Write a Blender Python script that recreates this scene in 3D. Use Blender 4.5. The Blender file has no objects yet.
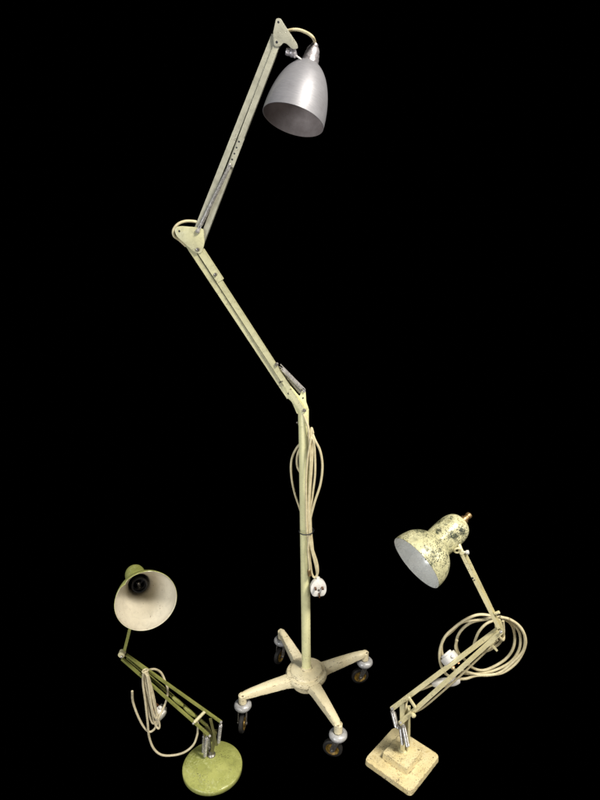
import bpy, bmesh, math, random
from mathutils import Vector, Matrix, noise
random.seed(7)
S = bpy.context.scene
C = S.collection
PI = math.pi
R = math.radians
V = Vector

# ------------------------------------------------------------------ camera
F, PITCH, H, ROLL = 615.0, R(18.3), 1.586, R(-0.6)
FW = V((0, math.cos(PITCH), -math.sin(PITCH)))
UP = V((0, math.sin(PITCH), math.cos(PITCH)))
RT = V((1, 0, 0))
EYE = V((0, 0, H))

def ray(px, py):
    x, y = (px - 300) / F, -(py - 400) / F
    c, s = math.cos(ROLL), math.sin(ROLL)
    x, y = c * x - s * y, s * x + c * y
    return FW + x * RT + y * UP

def at(px, py, Y):                  # the point of the vertical plane y = Y
    d = ray(px, py)
    return EYE + d * (Y / d.y)

def on(px, py, z):                  # the point at height z
    d = ray(px, py)
    return EYE + d * ((z - H) / d.z)

def tilt(px, py, dx, dy, nv):       # unit axis seen heading (dx, dy) in the view and leaning nv towards the viewer
    r = ray(px, py).normalized()
    e = ray(px + dx, py + dy) - ray(px, py)
    e = (e - r * e.dot(r)).normalized()
    return (e * math.sqrt(1 - nv * nv) - r * nv).normalized()

cam = bpy.data.objects.new('camera', bpy.data.cameras.new('camera'))
C.objects.link(cam)
cam.data.sensor_fit = 'HORIZONTAL'
cam.data.sensor_width = 36
cam.data.lens = 36 * F / 600
cam.data.clip_end = 100
cam.data.clip_start = 0.02
c_, s_ = math.cos(ROLL), math.sin(ROLL)
X_ = RT * c_ + UP * s_
Y_ = UP * c_ - RT * s_
M = Matrix((X_, Y_, -FW)).transposed().to_4x4()
M.translation = EYE
cam.matrix_world = M
S.camera = cam

# ------------------------------------------------------------------ materials
def lin(c):
    return tuple(((v / 255) / 12.92 if v / 255 <= .04045 else ((v / 255 + .055) / 1.055) ** 2.4) for v in c) + (1,)

def nt(name):
    m = bpy.data.materials.new(name)
    m.use_nodes = True
    t = m.node_tree
    t.nodes.clear()
    out = t.nodes.new('ShaderNodeOutputMaterial')
    b = t.nodes.new('ShaderNodeBsdfPrincipled')
    t.links.new(b.outputs[0], out.inputs[0])
    return m, t, b

def nz(t, co, scale, detail=4, rough=.55, dist=0):
    n = t.nodes.new('ShaderNodeTexNoise')
    n.inputs['Scale'].default_value = scale
    n.inputs['Detail'].default_value = detail
    n.inputs['Roughness'].default_value = rough
    n.inputs['Distortion'].default_value = dist
    t.links.new(co, n.inputs['Vector'])
    return n.outputs['Fac']

def ramp(t, fac, lo, hi, a=0., b=1.):
    n = t.nodes.new('ShaderNodeMapRange')
    n.inputs['From Min'].default_value = lo
    n.inputs['From Max'].default_value = hi
    n.inputs['To Min'].default_value = a
    n.inputs['To Max'].default_value = b
    t.links.new(fac, n.inputs['Value'])
    return n.outputs[0]

def mth(t, op, a, b):
    n = t.nodes.new('ShaderNodeMath')
    n.operation = op
    n.use_clamp = True
    for i, v in enumerate((a, b)):
        if isinstance(v, (int, float)):
            n.inputs[i].default_value = v
        else:
            t.links.new(v, n.inputs[i])
    return n.outputs[0]

def mix(t, fac, a, b):
    n = t.nodes.new('ShaderNodeMix')
    n.data_type = 'RGBA'
    if isinstance(fac, (int, float)):
        n.inputs[0].default_value = fac
    else:
        t.links.new(fac, n.inputs[0])
    for i, v in ((6, a), (7, b)):
        if isinstance(v, tuple):
            n.inputs[i].default_value = v
        else:
            t.links.new(v, n.inputs[i])
    return n.outputs[2]

def paint(name, base, second, chip, chips=.35, dirt=.25, rough=.42, fine=260, edge=0., spots=None, coat=.0, seed=0., big=22, er=.0014, met=.0, big_chips=0.):
    """old enamel: two tones of paint, grime, chips that show metal or undercoat, worn edges"""
    m, t, b = nt(name)
    tc = t.nodes.new('ShaderNodeTexCoord')
    mp = t.nodes.new('ShaderNodeMapping')
    mp.inputs['Location'].default_value = (seed, seed * .7, seed * .3)
    t.links.new(tc.outputs['Object'], mp.inputs[0])
    co = mp.outputs[0]
    col = mix(t, ramp(t, nz(t, co, 14, 5), .35, .65), lin(base), lin(second))
    g = tuple(v * .55 for v in base)
    grime = mth(t, 'MULTIPLY', ramp(t, nz(t, co, 45, 8, .7, .6), .48, .75), dirt)
    col = mix(t, grime, col, lin(g))
    area = nz(t, co, big, 3)
    f1 = nz(t, co, fine, 3, .6)
    hi = ramp(t, area, .3, .75, .78 - chips * .18, .60 - chips * .18)
    n = t.nodes.new('ShaderNodeMath'); n.operation = 'SUBTRACT'
    t.links.new(f1, n.inputs[0]); t.links.new(hi, n.inputs[1])
    cm = ramp(t, n.outputs[0], 0, .025)
    f2 = ramp(t, nz(t, co, fine * .28, 6, .65), .70 - chips * .06, .73 - chips * .06)
    cm = mth(t, 'MAXIMUM', cm, f2)
    if edge > 0:
        bv = t.nodes.new('ShaderNodeBevel'); bv.samples = 4
        bv.inputs['Radius'].default_value = er
        ge = t.nodes.new('ShaderNodeNewGeometry')
        vm = t.nodes.new('ShaderNodeVectorMath'); vm.operation = 'DOT_PRODUCT'
        t.links.new(bv.outputs[0], vm.inputs[0]); t.links.new(ge.outputs['Normal'], vm.inputs[1])
        e = ramp(t, vm.outputs['Value'], .998, .93)
        e = mth(t, 'MULTIPLY', e, ramp(t, nz(t, co, 70, 5, .7), .60 - edge * .25, .66 - edge * .25))
        cm = mth(t, 'MAXIMUM', cm, e)
    if big_chips:
        patch = mth(t, 'MULTIPLY', ramp(t, nz(t, co, 34, 2), .50, .64), ramp(t, nz(t, co, 130, 8, .8, 1.5), .58 - big_chips * .1, .63 - big_chips * .1))
        cm = mth(t, 'MAXIMUM', cm, patch)
    ccol = mix(t, ramp(t, nz(t, co, 60, 3), .4, .6), lin(chip), lin(tuple(v * .6 for v in chip)))
    if spots:
        sm = mth(t, 'MULTIPLY', ramp(t, nz(t, co, 150, 5, .7), .52, .58), ramp(t, nz(t, co, 19, 2), .45, .6))
        col = mix(t, sm, col, lin(spots))
    col = mix(t, cm, col, ccol)
    t.links.new(col, b.inputs['Base Color'])
    rr = ramp(t, nz(t, co, 60, 6, .7), .3, .7, rough - .08, rough + .14)
    rr = mth(t, 'ADD', rr, mth(t, 'MULTIPLY', cm, .25))
    t.links.new(rr, b.inputs['Roughness'])
    b.inputs['Coat Weight'].default_value = coat
    b.inputs['Metallic'].default_value = met
    bp = t.nodes.new('ShaderNodeBump')
    bp.inputs['Strength'].default_value = .5
    bp.inputs['Distance'].default_value = .0006
    hgt = t.nodes.new('ShaderNodeMath'); hgt.operation = 'MULTIPLY_ADD'
    t.links.new(cm, hgt.inputs[0]); hgt.inputs[1].default_value = -1
    t.links.new(nz(t, co, 120, 4), hgt.inputs[2])
    t.links.new(hgt.outputs[0], bp.inputs['Height'])
    t.links.new(bp.outputs[0], b.inputs['Normal'])
    return m

def plain(name, base, second=None, rough=.5, metal=0., scale=60, bump=.0, dirt=0.):
    m, t, b = nt(name)
    tc = t.nodes.new('ShaderNodeTexCoord')
    co = tc.outputs['Object']
    second = second or tuple(v * .82 for v in base)
    col = mix(t, ramp(t, nz(t, co, scale, 6, .65), .35, .65), lin(base), lin(second))
    if dirt:
        col = mix(t, mth(t, 'MULTIPLY', ramp(t, nz(t, co, scale * 2.3, 6, .7), .5, .7), dirt), col, lin(tuple(v * .35 for v in base)))
    t.links.new(col, b.inputs['Base Color'])
    b.inputs['Metallic'].default_value = metal
    t.links.new(ramp(t, nz(t, co, scale * 1.7, 5), .3, .7, max(rough - .1, .05), rough + .12), b.inputs['Roughness'])
    if bump:
        bp = t.nodes.new('ShaderNodeBump')
        bp.inputs['Strength'].default_value = bump
        bp.inputs['Distance'].default_value = .0005
        t.links.new(nz(t, co, scale * 4, 4), bp.inputs['Height'])
        t.links.new(bp.outputs[0], b.inputs['Normal'])
    return m

def black(name):
    m, t, b = nt(name)
    b.inputs['Base Color'].default_value = (0, 0, 0, 1)
    b.inputs['Roughness'].default_value = 1
    b.inputs['Specular IOR Level'].default_value = 0
    return m

def spun(name):
    """spun aluminium: fine rings round the lathe axis (local Z), soft scratches"""
    m, t, b = nt(name)
    tc = t.nodes.new('ShaderNodeTexCoord')
    mp = t.nodes.new('ShaderNodeMapping'); mp.inputs['Scale'].default_value = (.06, .06, 1)
    t.links.new(tc.outputs['Object'], mp.inputs[0])
    ring = nz(t, mp.outputs[0], 900, 4, .7)
    blot = nz(t, tc.outputs['Object'], 30, 6, .65)
    col = mix(t, ramp(t, ring, .3, .7), lin((150, 150, 155)), lin((128, 128, 134)))
    col = mix(t, ramp(t, blot, .5, .8, 0, .45), col, lin((112, 110, 113)))
    t.links.new(col, b.inputs['Base Color'])
    b.inputs['Metallic'].default_value = .3
    b.inputs['Coat Weight'].default_value = .3
    b.inputs['Coat Roughness'].default_value = .16
    t.links.new(ramp(t, ring, .2, .8, .42, .58), b.inputs['Roughness'])
    bp = t.nodes.new('ShaderNodeBump'); bp.inputs['Strength'].default_value = .25; bp.inputs['Distance'].default_value = .0003
    t.links.new(ring, bp.inputs['Height']); t.links.new(bp.outputs[0], b.inputs['Normal'])
    return m

MT = dict(
    black=black('matte_black'),
    mast=paint('pale_green_cream_enamel', (238, 236, 184), (230, 228, 176), (120, 108, 70), .02, .16, .26, 300),
    arm=paint('arm_enamel', (200, 198, 160), (186, 183, 144), (110, 98, 60), .08, .5, .26, 300, edge=.3, seed=2),
    arm_grey=paint('greyed_arm_enamel', (176, 175, 158), (156, 155, 140), (96, 88, 66), .10, .5, .18, 300, edge=.3, seed=2.7),
    cast=paint('cream_base_enamel', (236, 226, 192), (230, 217, 178), (84, 66, 44), .13, .25, .22, 260, edge=.4, seed=4, er=.005),
    green=paint('olive_green_enamel', (170, 173, 102), (146, 151, 82), (74, 66, 42), .2, .5, .20, 300, spots=(178, 182, 122), edge=.2, seed=5, er=.003, big_chips=.12),
    green_arm=paint('olive_arm_enamel', (142, 144, 80), (118, 122, 64), (60, 56, 34), .12, .5, .26, 300, edge=.3, seed=6),
    dark_olive=paint('dull_dark_olive_enamel', (112, 108, 66), (84, 82, 50), (50, 46, 34), .2, .5, .35, 300, seed=6.6),
    cream=paint('chipped_cream_enamel', (230, 216, 172), (220, 203, 152), (84, 64, 40), .34, .3, .30, 300, edge=.30, seed=7, spots=(206, 186, 134), er=.006, big_chips=.35),
    cream_arm=paint('worn_cream_arm_enamel', (224, 217, 176), (212, 202, 156), (92, 80, 50), .14, .4, .28, 300, edge=.25, seed=8, er=.001),
    speckle=paint('heavily_flaked_enamel', (216, 213, 172), (194, 191, 148), (46, 58, 40), .60, .8, .26, 300, edge=.6, seed=9.3, spots=(168, 160, 116), big=15, big_chips=1.35, er=.002),
    green_in=paint('aged_cream_lining', (202, 195, 176), (186, 179, 160), (120, 92, 60), .06, .3, .45, 200, seed=3),
    white_in=paint('white_lining', (240, 240, 234), (226, 228, 224), (110, 110, 104), .03, .25, .22, 200, seed=1, met=.2),
    alu=spun('spun_aluminium'),
    alu_in=plain('dull_aluminium_lining', (170, 160, 158), (146, 136, 134), .5, .3, 35, .1),
    steel=plain('worn_steel', (222, 220, 216), (176, 172, 168), .28, .6, 120, .1, .4),
    dsteel=plain('dark_steel', (150, 146, 140), (100, 96, 90), .34, .7, 160, .1, .3),
    socket=plain('mottled_aluminium_socket', (206, 202, 206), (150, 146, 152), .38, .7, 130, .3, .5),
    dark=plain('dark_bakelite_and_hole_shade', (30, 34, 44), (20, 22, 30), .45, 0, 80),
    flex=plain('cream_flex', (216, 206, 170), (194, 182, 144), .5, 0, 70, .15, .15),
    flex_grey=plain('grey_beige_flex', (200, 190, 160), (172, 162, 134), .5, 0, 70, .15, .2),
    plug=plain('white_plug_plastic', (226, 224, 218), (206, 204, 198), .35, 0, 60, .05, .12),
    brass=plain('aged_brass', (168, 142, 100), (120, 98, 66), .4, .7, 140, .1, .3),
    bumper=plain('pale_grey_bumper', (192, 192, 192), (160, 160, 160), .35, .2, 60, .1, .25),
    tyre=plain('black_rubber', (34, 32, 30), (20, 19, 18), .6, 0, 60, .1),
    hubc=plain('ochre_wheel_centre', (160, 128, 52), (92, 72, 34), .45, .3, 120, .1, .4),
    copper=plain('brown_pin', (132, 92, 62), (96, 66, 44), .35, .8, 120),
)

# ------------------------------------------------------------------ mesh helpers
def link(name, bm, mats, root, sharp=38, pivot=None, smooth=True):
    """turn a bmesh in world coordinates into one object under root, origin at pivot"""
    if not isinstance(mats, (list, tuple)):
        mats = [mats]
    bmesh.ops.remove_doubles(bm, verts=bm.verts, dist=1e-6)
    bmesh.ops.recalc_face_normals(bm, faces=bm.faces)
    if pivot is None:
        lo = V([min(v.co[i] for v in bm.verts) for i in range(3)])
        hi = V([max(v.co[i] for v in bm.verts) for i in range(3)])
        pivot = (lo + hi) / 2
    bmesh.ops.translate(bm, verts=bm.verts, vec=-pivot)
    me = bpy.data.meshes.new(name)
    bm.to_mesh(me); bm.free()
    for m in mats:
        me.materials.append(MT[m])
    if smooth:
        for p in me.polygons:
            p.use_smooth = True
        me.set_sharp_from_angle(angle=R(sharp))
    o = bpy.data.objects.new(name, me)
    C.objects.link(o)
    put(o, root, pivot)
    return o

def wpos(o):
    p = V(o.location)
    while o.parent:
        o = o.parent
        p = o.matrix_basis @ p
    return p

def put(o, root, pivot):
    if root is not None:
        o.parent = root
        o.location = pivot - wpos(root)     # every parent here is unrotated
    else:
        o.location = pivot

def thing(name, label, cat, loc):
    o = bpy.data.objects.new(name, None)
    o.empty_display_size = .05
    C.objects.link(o)
    o.location = loc
    o['label'] = label
    o['category'] = cat
    return o

def frame(axis, side=V((0, 1, 0))):
    z = axis.normalized()
    x = side - z * side.dot(z)
    if x.length < 1e-4:
        x = V((0, 0, 1)) - z * z.z
        if x.length < 1e-4: x = V((1, 0, 0)) - z * z.x
    x.normalize()
    return x, z.cross(x), z

def cyl(bm, p0, p1, r0, r1=None, seg=20, mat=0, bev=0.):
    r1 = r0 if r1 is None else r1
    p0, p1 = V(p0), V(p1)
    L = (p1 - p0).length
    prof = [(0, 0), (r0 - bev, 0), (r0, bev), (r1, L - bev), (r1 - bev, L), (0, L)] if bev else [(0, 0), (r0, 0), (r1, L), (0, L)]
    lathe(bm, p0, p1 - p0, prof, seg, mat)

def lathe(bm, org, axis, prof, seg=64, mat=0, mats=None, side=V((0, 1, 0)), bend=None):
    x, y, z = frame(axis, side)
    rings = []
    for r, h in prof:
        if r < 1e-6:
            rings.append([bm.verts.new(org + z * h)])
        else:
            rg = []
            for k in range(seg):
                a = 2 * PI * k / seg
                rr = r
                if bend: rr = r * bend(a, h)
                rg.append(bm.verts.new(org + z * h + (x * math.cos(a) + y * math.sin(a)) * rr))
            rings.append(rg)
    for i in range(len(rings) - 1):
        a, b = rings[i], rings[i + 1]
        mi = mats[i] if mats else mat
        for k in range(seg):
            k2 = (k + 1) % seg
            if len(a) == 1 and len(b) == 1: continue
            if len(a) == 1: f = bm.faces.new((a[0], b[k], b[k2]))
            elif len(b) == 1: f = bm.faces.new((a[k], a[k2], b[0]))
            else: f = bm.faces.new((a[k], a[k2], b[k2], b[k]))
            f.material_index = mi

def spline(pts, n=10):
    P = [V(p) for p in pts]
    P = [P[0] * 2 - P[1]] + P + [P[-1] * 2 - P[-2]]
    out = []
    for i in range(1, len(P) - 2):
        a, b, c, d = P[i - 1:i + 3]
        for k in range(n):
            t = k / n
            out.append(.5 * ((2 * b) + (c - a) * t + (2 * a - 5 * b + 4 * c - d) * t * t + (3 * b - a - 3 * c + d) * t ** 3))
    out.append(P[-2])
    return out

def tube(bm, path, r, seg=10, mat=0, taper=None):
    x = None
    rings = []
    n = len(path)
    for i, p in enumerate(path):
        d = (path[min(i + 1, n - 1)] - path[max(i - 1, 0)])
        if d.length < 1e-9: d = V((0, 0, 1))
        d.normalize()
        if x is None:
            x = frame(d)[0]
        x = x - d * x.dot(d)
        x.normalize()
        y = d.cross(x)
        rr = r * (taper(i / (n - 1)) if taper else 1)
        rings.append([bm.verts.new(p + (x * math.cos(2 * PI * k / seg) + y * math.sin(2 * PI * k / seg)) * rr) for k in range(seg)])
    for a, b in zip(rings, rings[1:]):
        for k in range(seg):
            f = bm.faces.new((a[k], a[(k + 1) % seg], b[(k + 1) % seg], b[k]))
            f.material_index = mat
    bm.faces.new(rings[0][::-1]).material_index = mat
    bm.faces.new(rings[-1]).material_index = mat

def bar(bm, p0, p1, w, d, bev=.0012, side=V((0, 1, 0)), w1=None, cuts=1):
    """box-section bar: w across, d along side; slightly uneven like hand-painted pressed steel"""
    x, y, z = frame(p1 - p0, side)
    w1 = w if w1 is None else w1
    b2 = bmesh.new()
    rings = []
    for i in range(cuts + 1):
        t = i / cuts
        ww = w + (w1 - w) * t
        c = p0.lerp(p1, t)
        rings.append([b2.verts.new(c + x * sx * d / 2 + y * sy * ww / 2) for sx, sy in ((-1, -1), (1, -1), (1, 1), (-1, 1))])
    for a, b in zip(rings, rings[1:]):
        for k in range(4):
            b2.faces.new((a[k], a[(k + 1) % 4], b[(k + 1) % 4], b[k]))
    b2.faces.new(rings[0][::-1]); b2.faces.new(rings[-1])
    if bev:
        bmesh.ops.bevel(b2, geom=[e for e in b2.edges if e.calc_face_angle(0) > .5], offset=bev, segments=2, affect='EDGES', profile=.5)
    merge(bm, b2)

def merge(bm, b2):
    vm = {}
    for v in b2.verts: vm[v] = bm.verts.new(v.co)
    for f in b2.faces:
        try:
            g = bm.faces.new([vm[v] for v in f.verts]); g.material_index = f.material_index
        except ValueError: pass
    b2.free()

def rounded(pts, r=.003, n=4):
    """2-d polygon with rounded corners"""
    out = []
    N = len(pts)
    for i in range(N):
        a, b, c = V(pts[i - 1]), V(pts[i]), V(pts[(i + 1) % N])
        u, v = (a - b), (c - b)
        rr = min(r, u.length * .45, v.length * .45)
        s, e = b + u.normalized() * rr, b + v.normalized() * rr
        for k in range(n + 1):
            t = k / n
            out.append((1 - t) ** 2 * s + 2 * t * (1 - t) * b + t * t * e)
    return out

def plate(bm, pts3, thick, nrm=V((0, 1, 0)), r=.003, bev=.0006, n=4):
    """flat plate from a 3-d outline lying across nrm, thick deep, rounded corners"""
    x, y, z = frame(nrm, V((1, 0, 0)) if abs(nrm.normalized().x) < .9 else V((0, 0, 1)))
    o = V(pts3[0])
    p2 = [((p - o).dot(x), (p - o).dot(y)) for p in pts3]
    q = rounded(p2, r, n)
    b2 = bmesh.new()
    vs = [b2.verts.new(o + x * a[0] + y * a[1]) for a in q]
    f = b2.faces.new(vs)
    ex = bmesh.ops.extrude_face_region(b2, geom=[f])
    bmesh.ops.translate(b2, verts=[v for v in ex['geom'] if isinstance(v, bmesh.types.BMVert)], vec=z * thick)
    if bev:
        es = [e for e in b2.edges if len(e.link_faces) == 2 and e.calc_face_angle(0) > 1.3]
        bmesh.ops.bevel(b2, geom=es, offset=bev, segments=2, affect='EDGES', profile=.5)
    merge(bm, b2)

def punch(o, holes, r, depth=.2):
    """real holes bored through the object along y at world points"""
    b = bmesh.new()
    for p in holes:
        cyl(b, p - V((0, depth / 2, 0)), p + V((0, depth / 2, 0)), r, seg=16)
    bmesh.ops.recalc_face_normals(b, faces=b.faces)
    me = bpy.data.meshes.new('cutter'); b.to_mesh(me); b.free()
    k = bpy.data.objects.new('cutter', me); C.objects.link(k)
    md = o.modifiers.new('bore', 'BOOLEAN'); md.object = k; md.operation = 'DIFFERENCE'; md.solver = 'EXACT'
    bpy.context.view_layer.update()
    dg = bpy.context.evaluated_depsgraph_get()
    new = bpy.data.meshes.new_from_object(o.evaluated_get(dg))
    o.modifiers.clear()
    if len(new.polygons) > 10: o.data = new
    bpy.data.objects.remove(k)

def coil(bm, p0, p1, r, wire=.0009, pitch=.0021, hook=.008):
    d = (p1 - p0); L = d.length
    x, y, z = frame(d)
    Lb = L - 2 * hook
    n = int(Lb / pitch)
    pts = [p0, p0 + z * hook * .6]
    for i in range(n * 10 + 1):
        a = 2 * PI * i / 10
        e = min(1, i / 12 + .3, (n * 10 - i) / 12 + .3)
        pts.append(p0 + z * (hook + Lb * i / (n * 10)) + (x * math.cos(a) + y * math.sin(a)) * r * e)
    pts += [p1 - z * hook * .6, p1]
    tube(bm, pts, wire, 5)

def bolt(name, p, r, root, depth=.004, mat='steel', axis=V((0, -1, 0)), hexa=False):
    b = bmesh.new()
    if hexa:
        cyl(b, p, p + axis * depth, r, seg=6, bev=r * .15)
        cyl(b, p + axis * (depth * .8), p + axis * (depth * 1.5), r * .5, seg=14, bev=r * .12)
    else:
        lathe(b, p, axis, [(0, 0), (r, 0), (r, depth * .45), (r * .85, depth * .8), (r * .45, depth), (0, depth)], 18)
    return link(name, b, mat, root)

def plug_obj(name, cen, face, up, root, s=1., pins=True, wire_from=None):
    """British three-pin plug: face = direction the pins point, up = towards the flex"""
    f = face.normalized()
    u = (up - f * up.dot(f)).normalized()
    x = u.cross(f)
    b = bmesh.new()
    out = [(-.017, -.024), (-.025, -.010), (-.025, .012), (-.012, .029), (.012, .029), (.025, .012), (.025, -.010), (.017, -.024)]
    q = [cen + (x * a + u * c) * s for a, c in out]
    plate(b, [p - f * .012 * s for p in q], .022 * s, f, r=.012 * s, bev=.003 * s, n=6)
    # domed back
    q2 = [cen + (x * a * .72 + u * (c * .72)) * s for a, c in out]
    plate(b, [p - f * .019 * s for p in q2], .010 * s, f, r=.01 * s, bev=.003 * s, n=5)
    # flex grip
    cyl(b, cen + u * .024 * s, cen + u * .036 * s, .0065 * s, .0055 * s, bev=.001)
    o = link(name, b, 'plug', root)
    if pins:
        for (a, c, w, h) in ((-.011, .006, .0064, .0042), (.011, .006, .0064, .0042), (0, -.016, .0042, .008)):
            pb = bmesh.new()
            p = cen + (x * a + u * c) * s + f * .009 * s
            bar(pb, p, p + f * .0185 * s, h * s, w * s, .0006, side=x)
            link('pin', pb, 'copper', o)
        sc = bmesh.new()
        cyl(sc, cen + f * .0095 * s - u * .003 * s, cen + f * .0112 * s - u * .003 * s, .0036 * s, bev=.0005)
        link('screw', sc, 'dsteel', o)
    return o

def hollow(outer, th):
    """closed profile: outer line, rolled lip, then the same line set in by th along its normal; mats 0 outside / 1 inside"""
    n = len(outer)
    inner = []
    for i, (r, h) in enumerate(outer):
        a, c = outer[max(i - 1, 0)], outer[min(i + 1, n - 1)]
        d = V((c[0] - a[0], c[1] - a[1])).normalized()
        inner.append((max(r - d.y * th, .0008), h + d.x * th))
    prof = outer[::-1] + [(outer[0][0] - th * .5, outer[0][1] - th * .35)] + inner
    return prof, [0] * n + [1] * (n + 1)

def sm(prof, n=5):
    return [(p.x, p.y) for p in spline([V((a, b, 0)) for a, b in prof], n)]

# ------------------------------------------------------------------ setting
def struct(name, bm, mat):
    o = link(name, bm, mat, None, pivot=V((0, 0, 0)))
    o['kind'] = 'structure'
    return o
b = bmesh.new()
b.faces.new([b.verts.new(p) for p in ((-9, -6, 0), (9, -6, 0), (9, 7.5, 0), (-9, 7.5, 0))])
struct('floor', b, 'black')
b = bmesh.new()
q = [b.verts.new(p) for p in ((-9, 7.5, -.01), (9, 7.5, -.01), (9, 7.5, 7), (-9, 7.5, 7))]
b.faces.new(q)
q2 = [b.verts.new(p) for p in ((-9, 7.6, -.01), (9, 7.6, -.01), (9, 7.6, 7), (-9, 7.6, 7))]
b.faces.new(q2[::-1])
for k in range(4):
    b.faces.new((q[k], q2[k], q2[(k + 1) % 4], q[(k + 1) % 4]))
struct('backdrop', b, 'black')

# ================================================================== FLOOR LAMP
ZB = .025                                    # how far the casters lift the casting
HC = on(306.4, 668.3, .122 + ZB)                    # centre of the cast hub, at its top
CX, CY = HC.x, HC.y
T = thing('floor_lamp', 'tall cream balanced-arm lamp on a four-wheeled base with a grey metal bell shade', 'floor lamp', V((CX, CY, 0)))
YA = CY - .004                               # plane of the arms
tips = [on(242.3, 693.5, .104 + ZB), on(338.3, 722.5, .104 + ZB), on(365, 651, .104 + ZB), on(281.3, 629.8, .104 + ZB)]

# cast base: hub and four arms in one casting
b = bmesh.new()
lathe(b, V((CX, CY, ZB)), V((0, 0, 1)), [(0, .060), (.040, .060), (.046, .063), (.050, .084), (.060, .090), (.0655, .096), (.0665, .104), (.063, .111),
      (.056, .1135), (.053, .1135), (.052, .116), (.050, .120), (.044, .1225), (.020, .1235), (.0175, .1235), (.0165, .131), (0, .131)], 72)
for tp in tips:
    d = V((tp.x - CX, tp.y - CY, 0)); L = d.length; u = d.normalized(); s = V((-u.y, u.x, 0))
    b2 = bmesh.new(); rings = []
    N = 16
    for i in range(N + 1):
        t = i / N
        rr = .045 + (L - .045) * t
        w = .021 - .010 * t + .008 * max(0, 1 - t * 5) ** 2
        top = .110 - .004 * t + .003 * math.sin(t * PI)
        bot = .084 + .004 * t
        if t > .93:                          # rounded tip
            k = (t - .93) / .07; w *= math.sqrt(max(0.05, 1 - (k * .85) ** 2)); top -= .003 * k
        c = V((CX, CY, ZB)) + u * (rr + (.008 if t == 1 else 0))
        ring = []
        for (a, z) in ((-1, bot), (-1.02, bot + (top - bot) * .55), (-.86, top - .003), (-.45, top), (.45, top), (.86, top - .003), (1.02, bot + (top - bot) * .55), (1, bot)):
            ring.append(b2.verts.new(c + s * w * a + V((0, 0, z))))
        rings.append(ring)
    for a, c in zip(rings, rings[1:]):
        for k in range(8):
            b2.faces.new((a[k], a[(k + 1) % 8], c[(k + 1) % 8], c[k]))
    b2.faces.new(rings[0][::-1]); b2.faces.new(rings[-1])
    merge(b, b2)
    cyl(b, tp + V((0, 0, -.036)) , tp + V((0, 0, -.004)), .0125, .0125, 24, bev=.002)
link('base', b, 'cast', T, 40)

# casters: the first is built, the others are copies
def build_caster():
    g = V((CX, CY, 0))
    bb = bmesh.new()
    lathe(bb, g + V((0, 0, ZB + .0005)), V((0, 0, 1)), [(0, .046), (.016, .046), (.0235, .0495), (.0270, .056), (.0266, .062), (.023, .0665), (.0165, .0695), (.0150, .0695), (.0145, .067), (0, .067)], 40)
    top = link('caster', bb, 'bumper', T, 50)
    fb = bmesh.new()
    for sx in (-1, 1):
        plate(fb, [g + V((sx * .0125 - .0008, y, z)) for y, z in ((-.009, .0715), (.010, .0715), (.014, .060), (.023, .032), (.020, .024), (.010, .026))], .0016, V((1, 0, 0)), r=.003, bev=.0004)
    bar(fb, g + V((-.0132, 0, .0695)), g + V((.0132, 0, .0695)), .003, .018, .0006)
    cyl(fb, g + V((-.0155, .0160, .030)), g + V((.0155, .0160, .030)), .0040, seg=14, bev=.0006)
    f = link('fork', fb, 'dsteel', top)
    wb = bmesh.new()
    o = g + V((-.008, .0160, .0300))
    lathe(wb, o, V((1, 0, 0)), [(.0200, .001), (.026, .0008), (.0292, .003), (.0298, .008), (.0292, .013), (.026, .0152), (.0200, .015), (.0190, .008), (.0200, .001)], 48)
    w = link('wheel', wb, 'tyre', top)
    rb = bmesh.new()
    lathe(rb, o, V((1, 0, 0)), [(0, .000), (.007, .000), (.008, .0035), (.0140, .0045), (.0175, .0012), (.0201, .0005), (.0201, .0155), (.0175, .0148), (.0140, .0115), (.008, .0125), (.007, .016), (0, .016)], 40)
    link('rim', rb, 'hubc', top)
    return top
cas = build_caster()
kids = list(cas.children)
for i, (tp, ang) in enumerate(zip(tips, (172, 74, 98, 150))):
    if i == 0:
        c = cas; ch = kids
    else:
        c = cas.copy(); C.objects.link(c); c.parent = T
        for k in kids:
            d = k.copy(); C.objects.link(d); d.parent = c
    c.location = V((tp.x - CX, tp.y - CY, wpos(cas).z))
    c.rotation_euler = (0, 0, R(ang))

# mast
mt = at(303.4, 411, YA)
b = bmesh.new()
cyl(b, V((CX, CY, .122 + ZB)), V((mt.x, YA, mt.z)), .0143, .0141, 40, bev=.0008)
cyl(b, V((CX, CY, .122 + ZB)), V((CX, CY, .128 + ZB)), .0168, .0160, 40, bev=.001)
link('mast', b, 'mast', T)
bolt('bolt', at(297.6, 422.5, YA) + V((.002, 0, 0)), .0032, T, .006, 'dsteel', V((-1, -.2, 0)).normalized())

def pl(pts, Y):
    return [at(x, y, Y) for x, y in pts]

# bracket on top of the mast: folded steel, two cheeks
cheek = [(281.6, 386), (284.6, 395.4), (291.8, 402), (297, 414), (307.2, 414), (308.6, 408.5), (306.2, 402), (305.6, 391.2), (302.2, 390.4), (299.5, 396.5), (290.5, 386)]
def cheek_plate(name, pts, Y, r, mat, root, th_=.0022):
    b = bmesh.new(); plate(b, pl(pts, Y), th_, r=r); return link(name, b, mat, root)
o = cheek_plate('bracket_plate', cheek, YA - .0100, .004, 'mast', T)
punch(o, [at(288.3, 393.6, YA - .0100), at(303.0, 398, YA - .0100)], .0024)
cheek_plate('bracket_plate', cheek, YA + .0135, .004, 'mast', T)
b = bmesh.new()
cyl(b, at(303.4, 409, YA), at(303.5, 425, YA), .0150, .0148, 36, bev=.001)
link('collar', b, 'mast', T)

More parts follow.
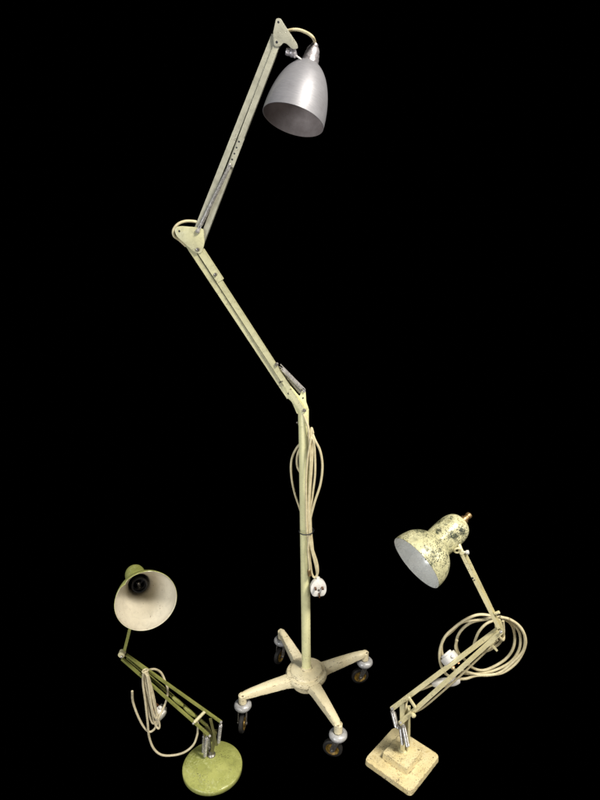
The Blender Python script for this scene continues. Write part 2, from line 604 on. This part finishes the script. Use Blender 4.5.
# lower arm: two flat bars
b = bmesh.new()
bar(b, at(187.4, 243, YA - .0070), at(289.0, 397, YA - .0015), .0134, .016, .0018, w1=.0120)
o1 = link('rear_bar', b, 'arm', T)
punch(o1, [at(280, 381.8, YA)], .0018)
b = bmesh.new()
bar(b, at(198.2, 248.2, YA - .006), at(303.4, 410.5, YA - .006), .0130, .019, .0018, w1=.0134)
o2 = link('front_bar', b, 'arm', T)
# reinforcing sleeve that ends in a step below the knee
b = bmesh.new()
bar(b, at(200.8, 250.5, YA - .006), at(220.6, 280.8, YA - .006), .0172, .0215, .0016)
link('sleeve', b, 'arm', T)
# knee
knee = [(175.8, 226.8), (181, 226), (197, 227.2), (203.6, 229), (204.5, 243), (202, 253), (195.8, 253.5), (185, 244), (176.5, 236.5), (174.6, 231)]
o = cheek_plate('bracket_plate', knee, YA - .0190, .006, 'arm', T)
punch(o, [at(179.3, 231.2, YA - .0190)], .0024, .012)
cheek_plate('bracket_plate', knee, YA + .0130, .006, 'arm', T)
for (x, y, r_, m_) in ((197.8, 231, .0062, 'steel'), (197.7, 249.6, .0048, 'dsteel'), (215.4, 274.4, .0044, 'dsteel'), (276.8, 364, .0052, 'dsteel'), (304.6, 410, .0054, 'dsteel'), (282.0, 381.2, .0022, 'dsteel')):
    bolt('bolt', at(x, y, YA - (.0190 if y < 260 else .0165 if y < 300 else .0150)), r_, T, .0045, m_, hexa=r_ > .005)
# upper arm
b = bmesh.new()
bar(b, at(194.6, 236.5, YA + .001), at(274.6, 36, YA + .001), .0142, .017, .002, w1=.0142)
link('rear_bar', b, 'arm_grey', T)
b = bmesh.new()
bar(b, at(199.8, 247, YA - .003), at(277.6, 43.6, YA - .003), .0140, .019, .002, w1=.0136)
o = link('front_bar', b, 'arm_grey', T)
# perforated adjusting strip
b = bmesh.new()
bar(b, at(230.8, 166.5, YA - .0145), at(242.0, 137.5, YA - .0145), .0135, .0022, .0008)
o = link('adjusting_strip', b, 'arm_grey', T)
punch(o, [at(x, y, YA - .0145) for x, y in ((239.0, 141.7), (236.6, 147.6), (234.4, 153.6), (232.2, 159.5))], .0020)
b = bmesh.new()
for dx in (-.0028, .0028):
    tube(b, [at(198.6, 229.5, YA - .021) + V((dx, 0, 0)), at(230.2, 164.5, YA - .0185) + V((dx, 0, 0))], .0013, 8)
coil(b, at(198.6, 229.5, YA - .021), at(230.2, 164.5, YA - .0185), .0042, .0010, .0024, .010)
link('spring', b, 'steel', T)
bolt('bolt', at(229.8, 164.9, YA - .0165), .0036, T, .005, 'steel')
b = bmesh.new()
for (p, q, dy) in (((279.5, 366.5), (303.8, 390.4), -.006), ((280.5, 370), (302.6, 394.5), .004)):
    coil(b, at(*p, YA + dy), at(*q, YA + dy), .0050, .0012, .0024, .007)
tube(b, [at(280.4, 364.2, YA - .006), at(305.4, 389.6, YA - .006)], .0014, 8)
cyl(b, at(304.0, 391.2, YA - .013), at(304.0, 391.2, YA + .015), .0042, seg=14, bev=.0006)
link('spring', b, 'steel', T)
# head bracket
head = [(276.0, 18.2), (280.6, 18.0), (284.4, 24.5), (297.2, 43.6), (298.2, 48.6), (292.6, 49.4), (286.6, 43.6), (283.4, 42.6), (279.8, 46.8), (274.2, 46.2), (272.8, 34)]
o = cheek_plate('bracket_plate', head, YA - .0150, .005, 'arm_grey', T)
punch(o, [at(278.4, 22.2, YA - .0150), at(276.8, 42.2, YA - .0150)], .0028, .012)
cheek_plate('bracket_plate', head, YA + .0110, .005, 'arm_grey', T)
for x_, y_, d_, r_, m_ in ((278.4, 22.2, .0150, .0026, 'dark'), (276.8, 42.2, .0150, .0030, 'dark'), (179.3, 231.2, .0190, .0026, 'dark'),
                       (288.3, 393.6, .0100, .0024, 'dark'), (303.0, 398, .0100, .0024, 'dark'), (280.2, 381.8, .0130, .0022, 'dark'),
                       (239.0, 141.7, .0155, .0022, 'dark'), (236.6, 147.6, .0155, .0022, 'dark'), (234.4, 153.6, .0155, .0022, 'dark'), (232.2, 159.5, .0155, .0022, 'dark')):
    bolt('hole_shade_disc', at(x_, y_, YA - d_ + .0002), r_, T, .0007, m_)  # dark discs added over the bored holes to imitate the shade inside
# swivel joint
b = bmesh.new()
k0 = at(293.2, 46.5, YA)
cyl(b, k0 + V((0, -.014, 0)), k0 + V((0, .014, 0)), .0060, seg=20, bev=.001)
k1 = at(290.6, 53.5, YA)
lathe(b, k1 + V((-.012, -.003, .004)), V((1, .1, -.2)), [(0, 0), (.007, .001), (.0085, .005), (.0078, .011), (.0095, .014), (.0088, .021), (.0055, .025), (0, .026)], 24)
cyl(b, k0, k1, .0058, seg=16)
bar(b, at(293.5, 49, YA - .004), at(296.0, 57.5, YA - .004), .009, .008, .001)
link('swivel_joint', b, 'socket', T, 30)
# bell shade
ax = tilt(293, 120, -.276, .961, .42)
rc = at(293.1, 120.2, YA - .014)
OUT = sm([(.0790, 0), (.0786, .016), (.0765, .042), (.0722, .070), (.0655, .098), (.0555, .126), (.0440, .147), (.0335, .160), (.0265, .166), (.0215, .1685)], 4)
OUT = [(r * .945, h * .83) for r, h in OUT]
prof, mats = hollow(OUT, .0014)
b = bmesh.new()
def dent(a, h): return 1 + .004 * math.sin(2 * a + .6) + .003 * math.sin(3 * a + 20 * h)
x, y, z = frame(-ax)
lathe(b, V((0, 0, 0)), V((0, 0, 1)), prof, 96, mats=mats, bend=dent)
sh = link('shade', b, ['alu', 'alu_in'], T, 50, pivot=V((0, 0, 0)))
sh.location = rc - T.location
sh.rotation_euler = Matrix((x, y, z)).transposed().to_euler()
axu = -ax                                     # from rim to cap
b = bmesh.new()
lathe(b, rc, axu, [(0, .1375), (.0208, .1380), (.0212, .143), (.0200, .147), (.0197, .154), (.0184, .156), (.0178, .165), (.0164, .1665), (.0156, .174), (.0120, .181), (.0088, .184), (.0082, .189), (0, .190)], 40)
link('socket_cap', b, 'socket', T, 35)
b = bmesh.new()
lathe(b, rc, axu, [(0, .085), (.016, .085), (.0175, .090), (.0175, .132), (0, .136)], 32)
link('bulb_holder', b, 'dark', T)
b = bmesh.new()
tube(b, [at(295.6, 55.4, YA - .006), at(300.4, 58.6, YA - .008), rc + axu * .132 + V((-.022, -.004, 0))], .0024, 10)
link('shade_stem', b, 'steel', T)
# flex: over the head, round the knee
cap = rc + axu * .188
b = bmesh.new()
tube(b, spline([at(281, 36, YA + .004), at(287, 31, YA + .002), at(297, 29.6, YA), at(306, 32.4, YA - .002), at(312.6, 37.2, YA - .008), cap + V((0, 0, .004)), rc + axu * .180], 8), .0034, 12)
link('flex', b, 'flex', T)
b = bmesh.new()
tube(b, spline([at(202, 225, YA + .004), at(196, 221.8, YA - .002), at(186, 221.2, YA - .008), at(178.2, 224, YA - .010), at(173.6, 230, YA - .010), at(174.2, 236, YA - .008), at(179.5, 240, YA), at(186, 246, YA + .006)], 8), .0036, 12)
link('flex', b, 'flex', T)
# dark-ended flex hung on the mast, tied low down
YF = YA - .020
def hank(bm, pts, r=.0034, Y0=YF, Y1=None):
    P = []
    for i, p in enumerate(pts):
        yy = p[2] if len(p) > 2 else 0
        P.append(at(p[0], p[1], Y0 + yy))
    tube(bm, spline(P, 9), r, 10)
b = bmesh.new()
hank(b, [(301, 410, .012), (305.5, 419, .003), (308.4, 428, .0), (309.2, 438, .0), (310.5, 452), (310, 480), (308.5, 505), (308.5, 529, .003), (310.5, 545), (315.5, 565), (317, 574, .004), (316.5, 580, .008)])
hank(b, [(311.6, 431, .008), (315, 440), (320.2, 451), (322.4, 466), (320.4, 484), (314.4, 503), (310.2, 520, .004), (309.8, 529, .004), (311.5, 545, .002), (316.8, 562, .002), (317.8, 572), (315, 577.5, .002), (312, 574, .004), (310.8, 566, .004), (309.2, 548, .004), (306.6, 529, .0), (306.2, 505)])
hank(b, [(306.2, 505), (306, 480, -.003), (307.5, 460, -.003), (310, 444, -.004), (311.5, 438, -.002), (314, 443), (315, 456, .004), (315, 475, .004), (312.6, 495, .006), (310.8, 512, .006), (311, 530, .006), (312.5, 545, .004), (313.6, 558, .004)], .0032)
hank(b, [(311, 436, .008), (304, 440, .045), (296, 449, .045), (291.4, 461, .040), (291.4, 476, .040), (294.4, 492, .040), (299, 506, .042), (303, 518, .046)], .0034)
hank(b, [(309.6, 434, .004), (302.5, 443, .046), (297.4, 455, .046), (297.2, 466, .046), (301, 474, .046)], .0032)
hank(b, [(313.2, 433, .004), (311.6, 428, .004), (311.0, 434, .002), (312.6, 446, .002), (311.6, 470, .002), (309.6, 500, .004), (309.8, 528, .000), (308, 550, -.002), (309.4, 566, -.002), (309.0, 573, .0)], .0032)
link('power_cord', b, 'flex', T)
b = bmesh.new()
pm = at(305.0, 529.5, YA)
pts = []
for k in range(33):
    a = 2 * PI * k / 32
    pts.append(V((pm.x + .004 + (.0215) * math.cos(a), pm.y - .007 + .0235 * math.sin(a), pm.z + .0015 * math.cos(a))))
tube(b, pts, .0016, 6)
link('cord_tie', b, 'dark', T)
b = bmesh.new()
hank(b, [(308.9, 570, -.001), (309.3, 575.5, -.001)], .0056)
link('cord_end', b, 'brass', T)
plug_obj('plug', at(318.2, 588, YA - .030), V((.10, -.86, .20)), V((.02, .0, 1)), T, .96)

# ================================================================== DESK LAMPS, shared pieces
def spring_part(p0, p1, root, r=.0048):
    b = bmesh.new()
    coil(b, p0, p1, r, .0009, .0022, .006)
    return link('spring', b, 'steel', root)

# ------------------------------------------------------------------ GREEN LAMP (round base)
GC = V((-.2665, 1.368, 0))
G_ = thing('desk_lamp', 'olive green balanced-arm desk lamp with round base and open bowl shade facing out', 'desk lamp', GC)
b = bmesh.new()
lathe(b, GC, V((0, 0, 1)), [(0, .0005), (.0850, .0005), (.0864, .002), (.0868, .0125), (.0860, .0150), (.0838, .0165), (.070, .0205), (.050, .0240), (.025, .0275), (0, .029)], 96)
link('base', b, 'green', G_, 50)
YG = GC.y + .002
foot = on(211.4, 754.5, .030)
YG = foot.y
b = bmesh.new()
lathe(b, V((foot.x, foot.y, .028)), V((0, 0, 1)), [(0, 0), (.012, 0), (.012, .004), (.0085, .007), (.0085, .016), (0, .018)], 24)
link('post_socket', b, 'dsteel', G_)
pv = V((foot.x, YG, foot.z + .010))
b = bmesh.new()
bar(b, at(211.6, 755, YG), at(215.4, 731, YG), .0100, .012, .002)
bar(b, at(216.6, 745.5, YG - .008), at(210.4, 718.5, YG - .008), .0075, .003, .001)
bar(b, at(209.4, 750.5, YG + .010), at(203.0, 728, YG + .010), .0075, .003, .001)
bar(b, at(213.0, 741, YG + .006), at(207, 727, YG + .006), .012, .003, .001)
link('fork', b, 'dark_olive', G_)
bolt('bolt', at(211, 756.2, YG - .007), .0056, G_, .004, 'steel', hexa=True)
# arms
def rod(name, p0, p1, w, d, root, mat, bev=.0012):
    b = bmesh.new(); bar(b, p0, p1, w, d, bev); return link(name, b, mat, root)
rod('lower_arm', at(121.8, 658.6, YG - .006), at(209.6, 735.6, YG - .006), .0062, .0070, G_, 'green_arm')
rod('lower_arm', at(127.2, 657.4, YG + .012), at(207.5, 726.2, YG + .012), .0060, .0070, G_, 'green_arm')
rod('tie_arm', at(126.0, 654.6, YG + .002), at(221.4, 722.2, YG + .002), .0062, .0066, G_, 'green_arm')
for a, c in (((172.6, 697), (182.6, 705.4)), ((184.4, 707.4), (194.6, 716))):
    b = bmesh.new()
    tube(b, spline([at(a[0], a[1], YG + .002), at((a[0] + c[0]) / 2, (a[1] + c[1]) / 2, YG + .002), at(c[0], c[1], YG + .002)], 5), .0062, 14, taper=lambda t: .6 + .4 * math.sin(PI * t))
    link('sleeve', b, 'green_arm', G_)
b = bmesh.new()
cyl(b, at(194.4, 722.2, YG - .010), at(204.8, 711.6, YG - .002), .0046, .0046, 18, bev=.001)
link('cross_pin', b, 'cream_arm', G_)
bolt('bolt', at(193.4, 723.4, YG - .013), .0034, G_, .003)
b = bmesh.new()
cyl(b, at(209.8, 735.9, YG - .013), at(209.8, 735.9, YG + .02), .0034, seg=14, bev=.0005)
link('pivot', b, 'steel', G_)
b = bmesh.new()
cyl(b, at(221.0, 722.0, YG - .010), at(221.0, 722.0, YG + .012), .0036, seg=14, bev=.0005)
link('pivot', b, 'steel', G_)
spring_part(at(206.8, 735.6, YG - .011), at(204.8, 758, YG - .011), G_, .0042)
spring_part(at(203.9, 733.5, YG + .014), at(203.2, 756, YG + .014), G_, .0040)
spring_part(at(220.9, 722.5, YG - .004), at(218.3, 744.5, YG - .004), G_, .0044)
spring_part(at(208.6, 733.5, YG + .012), at(210.6, 754.5, YG + .008), G_, .0042)
# elbow washer and upper arm
b = bmesh.new()
lathe(b, at(121.2, 655.6, YG - .0125), V((0, 1, 0)), [(0, 0), (.0080, 0), (.0092, .0012), (.0092, .0150), (.0080, .016), (0, .016)], 28)
link('elbow_joint', b, 'cream_arm', G_)
bolt('bolt', at(121.6, 656.4, YG - .0135), .0034, G_, .003)
rg = at(146.2, 601.0, YG - .100)
ag = tilt(146, 601, 12, 28.5, .895)
up_g = -ag
rod('upper_arm', at(123.2, 656.0, YG + .002), rg + up_g * .120 + V((.003, 0, -.020)), .0078, .0085, G_, 'green_arm')
b = bmesh.new()
kp = rg + up_g * .120 + V((.003, 0, -.020))
lathe(b, kp + V((0, -.011, 0)), V((0, 1, 0)), [(0, 0), (.008, 0), (.009, .003), (.009, .019), (.008, .022), (0, .022)], 20)
cyl(b, kp, rg + up_g * .120, .005)
link('swivel_joint', b, 'steel', G_)
OUT = sm([(.0790, 0), (.0782, .010), (.0735, .026), (.0650, .046), (.0545, .066), (.0440, .084), (.0360, .098), (.0310, .110), (.0292, .126), (.0288, .155), (.0278, .180), (.0240, .192), (.0150, .197)], 4)
OUT = [(r * .955, h * .97) for r, h in OUT]
OUT[0] = (.0766, -.0004)
OUT.insert(1, (.0766, .0022))
prof, mats = hollow(OUT, .0013)
b = bmesh.new()
def nick(a, h):
    k = math.exp(-((((a - 2.82) + PI) % (2 * PI) - PI) / .10) ** 2)
    return 1 + .003 * math.sin(2 * a) - (.05 * k * max(0, 1 - h / .018) if h < .018 else 0)
gx, gy, gz = frame(up_g)
lathe(b, V((0, 0, 0)), V((0, 0, 1)), prof, 110, mats=mats, bend=nick)
o = link('shade', b, ['green', 'green_in'], G_, 50, pivot=V((0, 0, 0)))
o.location = rg - G_.location
o.rotation_euler = Matrix((gx, gy, gz)).transposed().to_euler()
b = bmesh.new()
lathe(b, rg, up_g, [(.017, .098), (.0200, .096), (.0215, .099), (.0215, .104), (.0200, .106), (.0200, .165), (0, .17), (0, .125), (.0145, .125), (.0145, .108), (.0165, .106), (.017, .098)], 40)
for q_ in (0, PI):
    gxx = gx * math.cos(q_ + .6) + gy * math.sin(q_ + .6)
    cyl(b, rg + up_g * .126 + gxx * .0045, rg + up_g * .112 + gxx * .0045, .0022, seg=10)
link('bulb_holder', b, 'dark', G_)
# flex
YC = YG - .018
def hk(bm, pts, r, Y0):
    tube(bm, spline([at(p[0], p[1], Y0 + (p[2] if len(p) > 2 else 0)) for p in pts], 9), r, 10)
b = bmesh.new()
hk(b, [(132.2, 691.2, -.01), (133.0, 702), (138, 716), (143.6, 726.5), (149.2, 731.6), (154, 729.5), (157.4, 723), (159.6, 716), (162.6, 709.6, .012), (166.2, 701, .02), (167.8, 690, .03), (165.0, 681, .04), (161.2, 673, .045), (155.6, 669.4, .04), (150, 669.6, .03), (146, 671.4, .0), (143.6, 673.5, -.003), (143, 684, -.004), (145.4, 702, -.003), (147.6, 722, -.003), (149.0, 736, -.002), (153.4, 748, .0), (161, 754.6), (172, 755.4), (184, 752.4), (193.2, 745, .006), (197.2, 735, .014), (198.0, 727, .018), (197.4, 721, .02)], .0032, YC)
hk(b, [(145, 671, .004), (146.0, 684), (150.4, 704), (154.4, 722), (158.2, 728.4, -.002), (159.4, 724), (155.0, 708, -.002), (150.4, 688), (147.4, 674, .0)], .0030, YC)
hk(b, [(147, 672, .004), (150.6, 684, .004), (154.8, 702, .004), (156.6, 718, .004), (153.6, 723.4, .0), (150.4, 718, .0), (147.0, 700, .004), (143.8, 680, .004), (143.8, 672, .0)], .0030, YC)
hk(b, [(146.4, 671, -.002), (149.2, 690, -.004), (152.0, 708, -.006), (155.6, 718, -.004), (158.0, 714, .0)], .0030, YC)
link('power_cord', b, 'flex_grey', G_)
b = bmesh.new()
tk = at(145.2, 671.4, YC)
tube(b, [tk + V((.0075 * math.cos(2 * PI * k / 20), .009 * math.sin(2 * PI * k / 20), .0022 * math.cos(2 * PI * k / 20 + 1) + .002)) for k in range(21)], .0019, 6)
bar(b, tk + V((.003, -.012, .006)), tk + V((.010, -.014, -.004)), .004, .0035, .0006)
link('cord_tie', b, 'flex', G_)
plug_obj('plug', at(159.2, 712.5, YC + .022), V((-.55, .35, .25)), V((-.18, 0, 1)), G_, .84)

# ------------------------------------------------------------------ CREAM LAMP (square stepped base)
SC = V((.2895, 1.386, 0))
K = thing('desk_lamp', 'flaking cream balanced-arm desk lamp on a stepped square base with coiled cord', 'desk lamp', SC)
th = R(48.0)
b = bmesh.new()
def tier(bm, half, z0, z1, inset, cr, bev):
    q = []
    for a, c in ((-1, -1), (1, -1), (1, 1), (-1, 1)):
        q.append((half * a, half * c))
    ring = rounded(q, cr, 6)
    b2 = bmesh.new()
    lo = []; hi = []
    cs, sn = math.cos(th), math.sin(th)
    for p in ring:
        for sc, z, L_ in ((1, z0, lo), ((half - inset) / half, z1, hi)):
            x_, y_ = p[0] * sc, p[1] * sc
            L_.append(b2.verts.new((SC.x + x_ * cs - y_ * sn, SC.y + x_ * sn + y_ * cs, z)))
    n = len(lo)
    for k in range(n): b2.faces.new((lo[k], lo[(k + 1) % n], hi[(k + 1) % n], hi[k]))
    b2.faces.new(lo[::-1]); f = b2.faces.new(hi)
    bmesh.ops.bevel(b2, geom=[e for e in f.edges], offset=bev, segments=3, affect='EDGES', profile=.6)
    merge(bm, b2)
tier(b, .0806, .0008, .0170, .0012, .015, .0022)
tier(b, .0432, .0170, .0400, .0018, .0045, .0014)
link('base', b, 'cream', K, 45)
YK = SC.y
kf = on(403.2, 751.5, .039)
YK = kf.y
YR = YK - .004
# upright box bracket
b = bmesh.new()
bar(b, at(402.6, 752.5, YK), at(402.0, 703.5, YK), .0130, .004, .001)
bar(b, at(406.6, 750, YK + .012), at(407.2, 706, YK + .012), .0190, .004, .001)
bar(b, at(407.4, 748.0, YK + .004), at(408.8, 709, YK + .004), .0040, .018, .001)
lathe(b, V((kf.x, YK + .004, .0375)), V((0, 0, 1)), [(0, 0), (.013, 0), (.013, .004), (.010, .0065), (0, .0065)], 28)
link('upright', b, 'cream_arm', K)
rod('tie_arm', at(391.4, 709.2, YR + .004), at(497.4, 629.4, YR + .004), .0090, .0095, K, 'cream_arm', .0016)
rod('lower_arm', at(399.6, 723.6, YR - .010), at(501.2, 631.8, YR - .010), .0086, .0095, K, 'cream_arm', .0016)
rod('lower_arm', at(404.0, 719.6, YR + .016), at(501.2, 631.8, YR + .016), .0080, .0095, K, 'cream_arm', .0016)
b = bmesh.new()
cyl(b, at(408.4, 697.0, YR - .012), at(415.2, 707.2, YR - .012), .0044, .0044, 18, bev=.001)
link('cross_pin', b, 'cream_arm', K)
b = bmesh.new()
lathe(b, at(412.4, 713.0, YR - .014), V((.25, -1, -.1)), [(0, 0), (.0035, 0), (.0035, .006), (.0065, .007), (.0065, .011), (.004, .013), (0, .0135)], 18)
bar(b, at(410.2, 711.8, YR - .020), at(414.6, 717.4, YR - .020), .003, .003, .0006)
link('knob', b, 'cream_arm', K)
b = bmesh.new()
cyl(b, at(392.2, 708.6, YR - .008), at(392.2, 708.6, YR + .016), .0040, seg=14, bev=.0006)
link('pivot', b, 'steel', K)
b = bmesh.new()
cyl(b, at(400.6, 722.6, YR - .018), at(400.6, 722.6, YR + .020), .0036, seg=14, bev=.0006)
link('pivot', b, 'steel', K)
spring_part(at(391.8, 709, YR - .006), at(396.6, 728.5, YR - .006), K, .0050)
spring_part(at(393.4, 710, YR + .012), at(398.4, 729.5, YR + .012), K, .0046)
spring_part(at(403.0, 724, YR - .016), at(407.8, 747.5, YR - .012), K, .0054)
spring_part(at(400.2, 725, YR - .004), at(402.8, 746, YR - .004), K, .0046)
bolt('bolt', at(403.2, 725, YR - .020), .0032, K, .003)
# elbow
b = bmesh.new()
el = [(494.4, 620.4), (500.4, 618.6), (503.8, 628.5), (503.0, 634.6), (498.6, 635.2), (495.0, 628)]
plate(b, pl(el, YR + .0090), .002, r=.006)
link('elbow_bracket', b, 'cream_arm', K)
bolt('bolt', at(500.6, 631.4, YR - .0175), .0044, K, .004, hexa=True)
b = bmesh.new()
cyl(b, at(494.6, 613.8, YR - .006), at(499.4, 612.0, YR - .010), .0040, .0046, 16, bev=.0008)
link('knob', b, 'cream_arm', K)
# upper arm: pair of bars
rod('upper_arm', at(461.4, 553.5, YR - .006), at(498.4, 627.6, YR - .006), .0092, .0090, K, 'cream_arm', .0016)
rod('upper_arm', at(465.2, 553.0, YR + .003), at(501.8, 628.6, YR + .003), .0072, .0090, K, 'cream_arm', .0016)
bolt('bolt', at(472.3, 578, YR - .0112), .0026, K, .003, 'dark')
bolt('bolt', at(474.2, 580.0, YR - .0112), .0018, K, .003, 'dark')
# shade
ri = at(416.2, 562.8, YR - .018)
ai = tilt(416, 563, -50, 45, .30)
up_k = -ai
OUT = sm([(.0790, 0), (.0786, .012), (.0762, .027), (.0708, .043), (.0620, .057), (.0510, .068), (.0425, .0735)], 4) + sm([(.0402, .0765), (.0405, .090), (.0410, .105), (.0412, .125), (.0396, .143), (.0345, .158), (.0270, .167), (.0180, .1715)], 4)
prof, mats = hollow(OUT, .0014)
b = bmesh.new()
kx, ky, kz = frame(up_k)
def ding(a, h): return 1 + .006 * math.sin(2 * a + 1) + .004 * math.sin(5 * a + 40 * h)
lathe(b, V((0, 0, 0)), V((0, 0, 1)), prof, 110, mats=mats, bend=ding)
o = link('shade', b, ['speckle', 'white_in'], K, 32, pivot=V((0, 0, 0)))
o.location = ri - K.location
o.rotation_euler = Matrix((kx, ky, kz)).transposed().to_euler()
b = bmesh.new()
lathe(b, ri, up_k, [(0, .168), (.0150, .168), (.0150, .174), (.0118, .176), (.0118, .182), (.0085, .184), (.0072, .192), (.0088, .193), (.0088, .200), (.006, .203), (0, .203)], 28)
link('socket_cap', b, 'brass', K, 35)
b = bmesh.new()
lathe(b, ri, up_k, [(0, .085), (.015, .085), (.0165, .090), (.0165, .166), (0, .168)], 28)
link('bulb_holder', b, 'dark', K)
# clip joint between shade and arm
b = bmesh.new()
j = at(460.8, 550.6, YR - .004)
jc = ri + up_k * .112
cyl(b, j + V((0, -.012, 0)), j + V((0, .012, 0)), .0064, seg=20, bev=.001)
tube(b, spline([j, j.lerp(jc, .4) + V((.006, 0, .004)), jc], 6), .0055, 12)
ring_c = at(457.4, 550.4, YR - .014)
tube(b, [ring_c + V((.0075 * math.cos(2 * PI * k / 24), -.002 * math.sin(2 * PI * k / 24), .0075 * math.sin(2 * PI * k / 24))) for k in range(25)], .0028, 10)
link('swivel_joint', b, 'cream_arm', K)
b = bmesh.new()
lathe(b, at(463.6, 552.4, YR - .006), (at(469.6, 552.2, YR - .010) - at(463.6, 552.4, YR - .006)), [(0, 0), (.0035, 0), (.0035, .006), (.0055, .007), (.0055, .013), (0, .0145)], 16)
link('wing_nut', b, 'plug', K)
# coiled flex, hung on the elbow, behind the arms
YQ = YR + .045
b = bmesh.new()
hk(b, [(497, 634, -.03), (502.6, 640, -.02), (503.4, 634), (500.0, 622, .0), (491, 616), (478, 614.8), (465, 620), (454, 628), (445, 637), (440.0, 650), (440.4, 663), (446, 674), (456, 678.5), (466, 678.6), (476, 675.6), (492, 674.6), (504, 672), (516, 663), (523.4, 651), (525.6, 640), (521, 628), (511, 620), (500, 616.8)], .0040, YQ)
hk(b, [(500, 616.8, .004), (488, 618.8, .006), (475, 620), (462, 622.4), (452, 631, .006), (443, 640), (441.8, 652), (447.6, 664), (458, 671.4, .004), (470, 673.8, .008), (484, 673.2, .008), (499, 668.6, .006), (512, 660.6, .004), (519.6, 648), (519.8, 634), (513, 623.6), (502, 617.8)], .0040, YQ + .004)
hk(b, [(502, 617.8), (511, 624, .004), (514.8, 636, .004), (513, 648.6), (505.6, 659, .006), (493, 667, .006), (482, 670.4, .008), (472, 667.4, .01), (465, 660, .01), (458, 652, .012), (456.4, 641, .012), (461, 630.6, .01), (471, 622.6, .01), (484, 619.6, .006), (495, 619.8, .004)], .0040, YQ + .008)
hk(b, [(495, 619.8, .0), (486, 624, .0), (479, 631.6, .0), (475, 641, .0), (473, 649, .0)], .0038, YQ)
hk(b, [(503, 621, -.01), (503.4, 634, -.01), (499.4, 643), (491, 649), (481, 653)], .0038, YQ)
hk(b, [(509, 619, -.004), (518, 625, -.004), (524.6, 636, -.004), (523.4, 650, -.002), (514, 661), (500, 672.4), (484, 675.4), (468, 672.2), (460, 669.4)], .0038, YQ)
hk(b, [(457, 640, -.004), (455.6, 647), (457, 655), (455, 662)], .0038, YQ)
link('power_cord', b, 'flex', K)
b = bmesh.new()
hk(b, [(462, 678.6, .0), (456, 680.6, -.004)], .0038, YQ)
link('switch_flex', b, 'flex', K)
b = bmesh.new()
hk(b, [(434, 684.0), (424, 688.4), (416, 691.4), (409, 697), (406.4, 703, -.01), (406, 709, -.02)], .0036, YR + .024)
link('switch_flex', b, 'flex', K)
b = bmesh.new()
hk(b, [(498, 640, .012), (478, 659, .004), (460, 676, -.002), (441, 692.8), (424, 707), (414, 712.4, .006)], .0030, YR + .020)
link('arm_flex', b, 'flex', K)
sw0, sw1 = at(431.4, 683.8, YR + .026), at(459.6, 681.0, YR + .034)
b = bmesh.new()
x, y, z = frame(sw1 - sw0, V((0, 1, 0)))
L = (sw1 - sw0).length
rings = []
for i in range(13):
    t = i / 12
    w = .0125 * (1 - abs(2 * t - 1) ** 4 * .55); d = .0095 * (1 - abs(2 * t - 1) ** 4 * .5)
    rings.append([b.verts.new(sw0 + z * L * t + x * d * math.copysign(abs(math.cos(2 * PI * k / 20)) ** .6, math.cos(2 * PI * k / 20)) + y * w * math.copysign(abs(math.sin(2 * PI * k / 20)) ** .6, math.sin(2 * PI * k / 20))) for k in range(20)])
for p, q in zip(rings, rings[1:]):
    for k in range(20): b.faces.new((p[k], p[(k + 1) % 20], q[(k + 1) % 20], q[k]))
b.faces.new(rings[0][::-1]); b.faces.new(rings[-1])
sw = link('inline_switch', b, 'plug', K)
b = bmesh.new()
mid = sw0.lerp(sw1, .5) - x * .0085
bar(b, mid - z * .009, mid + z * .009, .007, .005, .0012, side=x)
link('rocker', b, 'flex', sw)
b = bmesh.new()
for (x0, y0, x1, y1) in ((489.6, 642.4, 497.0, 650.6),):
    bar(b, at(x0, y0, YR + .012), at(x1, y1, YR + .012), .0050, .005, .001)
cyl(b, at(489, 645.8, YR + .010), at(494.6, 640.6, YR + .014), .0044, seg=14, bev=.001)
link('cord_cleat', b, 'cream_arm', K)
plug_obj('plug', at(449.6, 658.4, YR + .026), V((.55, -.60, -.52)), V((-.35, 0, 1)), K, .92)

# ------------------------------------------------------------------ light: ceiling and room lamps, plus added fills
w = bpy.data.worlds.new('World'); S.world = w; w.use_nodes = True
w.node_tree.nodes['Background'].inputs[0].default_value = (0, 0, 0, 1)
w.node_tree.nodes['Background'].inputs[1].default_value = 0
def area(name, loc, tgt, sx, sy, e, col):
    l = bpy.data.lights.new(name, 'AREA'); l.shape = 'RECTANGLE'; l.size = sx; l.size_y = sy; l.energy = e; l.color = col
    o = bpy.data.objects.new(name, l); C.objects.link(o)
    o.location = loc
    o.rotation_euler = (V(tgt) - V(loc)).to_track_quat('-Z', 'Y').to_euler()
area('ceiling_light', (1.7, .1, 4.0), (.05, 1.5, .3), .8, .8, 235, (1, .94, .84))
area('left_fill', (-2.0, -.6, 1.6), (0, 1.5, .6), 1.0, 1.3, 48, (.94, .97, 1))  # fill added at front left to brighten the arms, not a window
area('room_light', (2.5, .7, 1.75), (0, 1.5, .6), .35, .9, 22, (1, .95, .88))
area('low_fill', (-.7, -.3, .2), (.1, 1.5, .8), 1.6, .5, 13, (1, .93, .86))  # added fill, stands in for bounce that the black floor cannot give

S.view_settings.view_transform = 'Standard'
S.view_settings.look = 'None'
S.view_settings.exposure = 0
S.view_settings.gamma = 1
S.render.engine = 'CYCLES'
S.cycles.max_bounces = 6
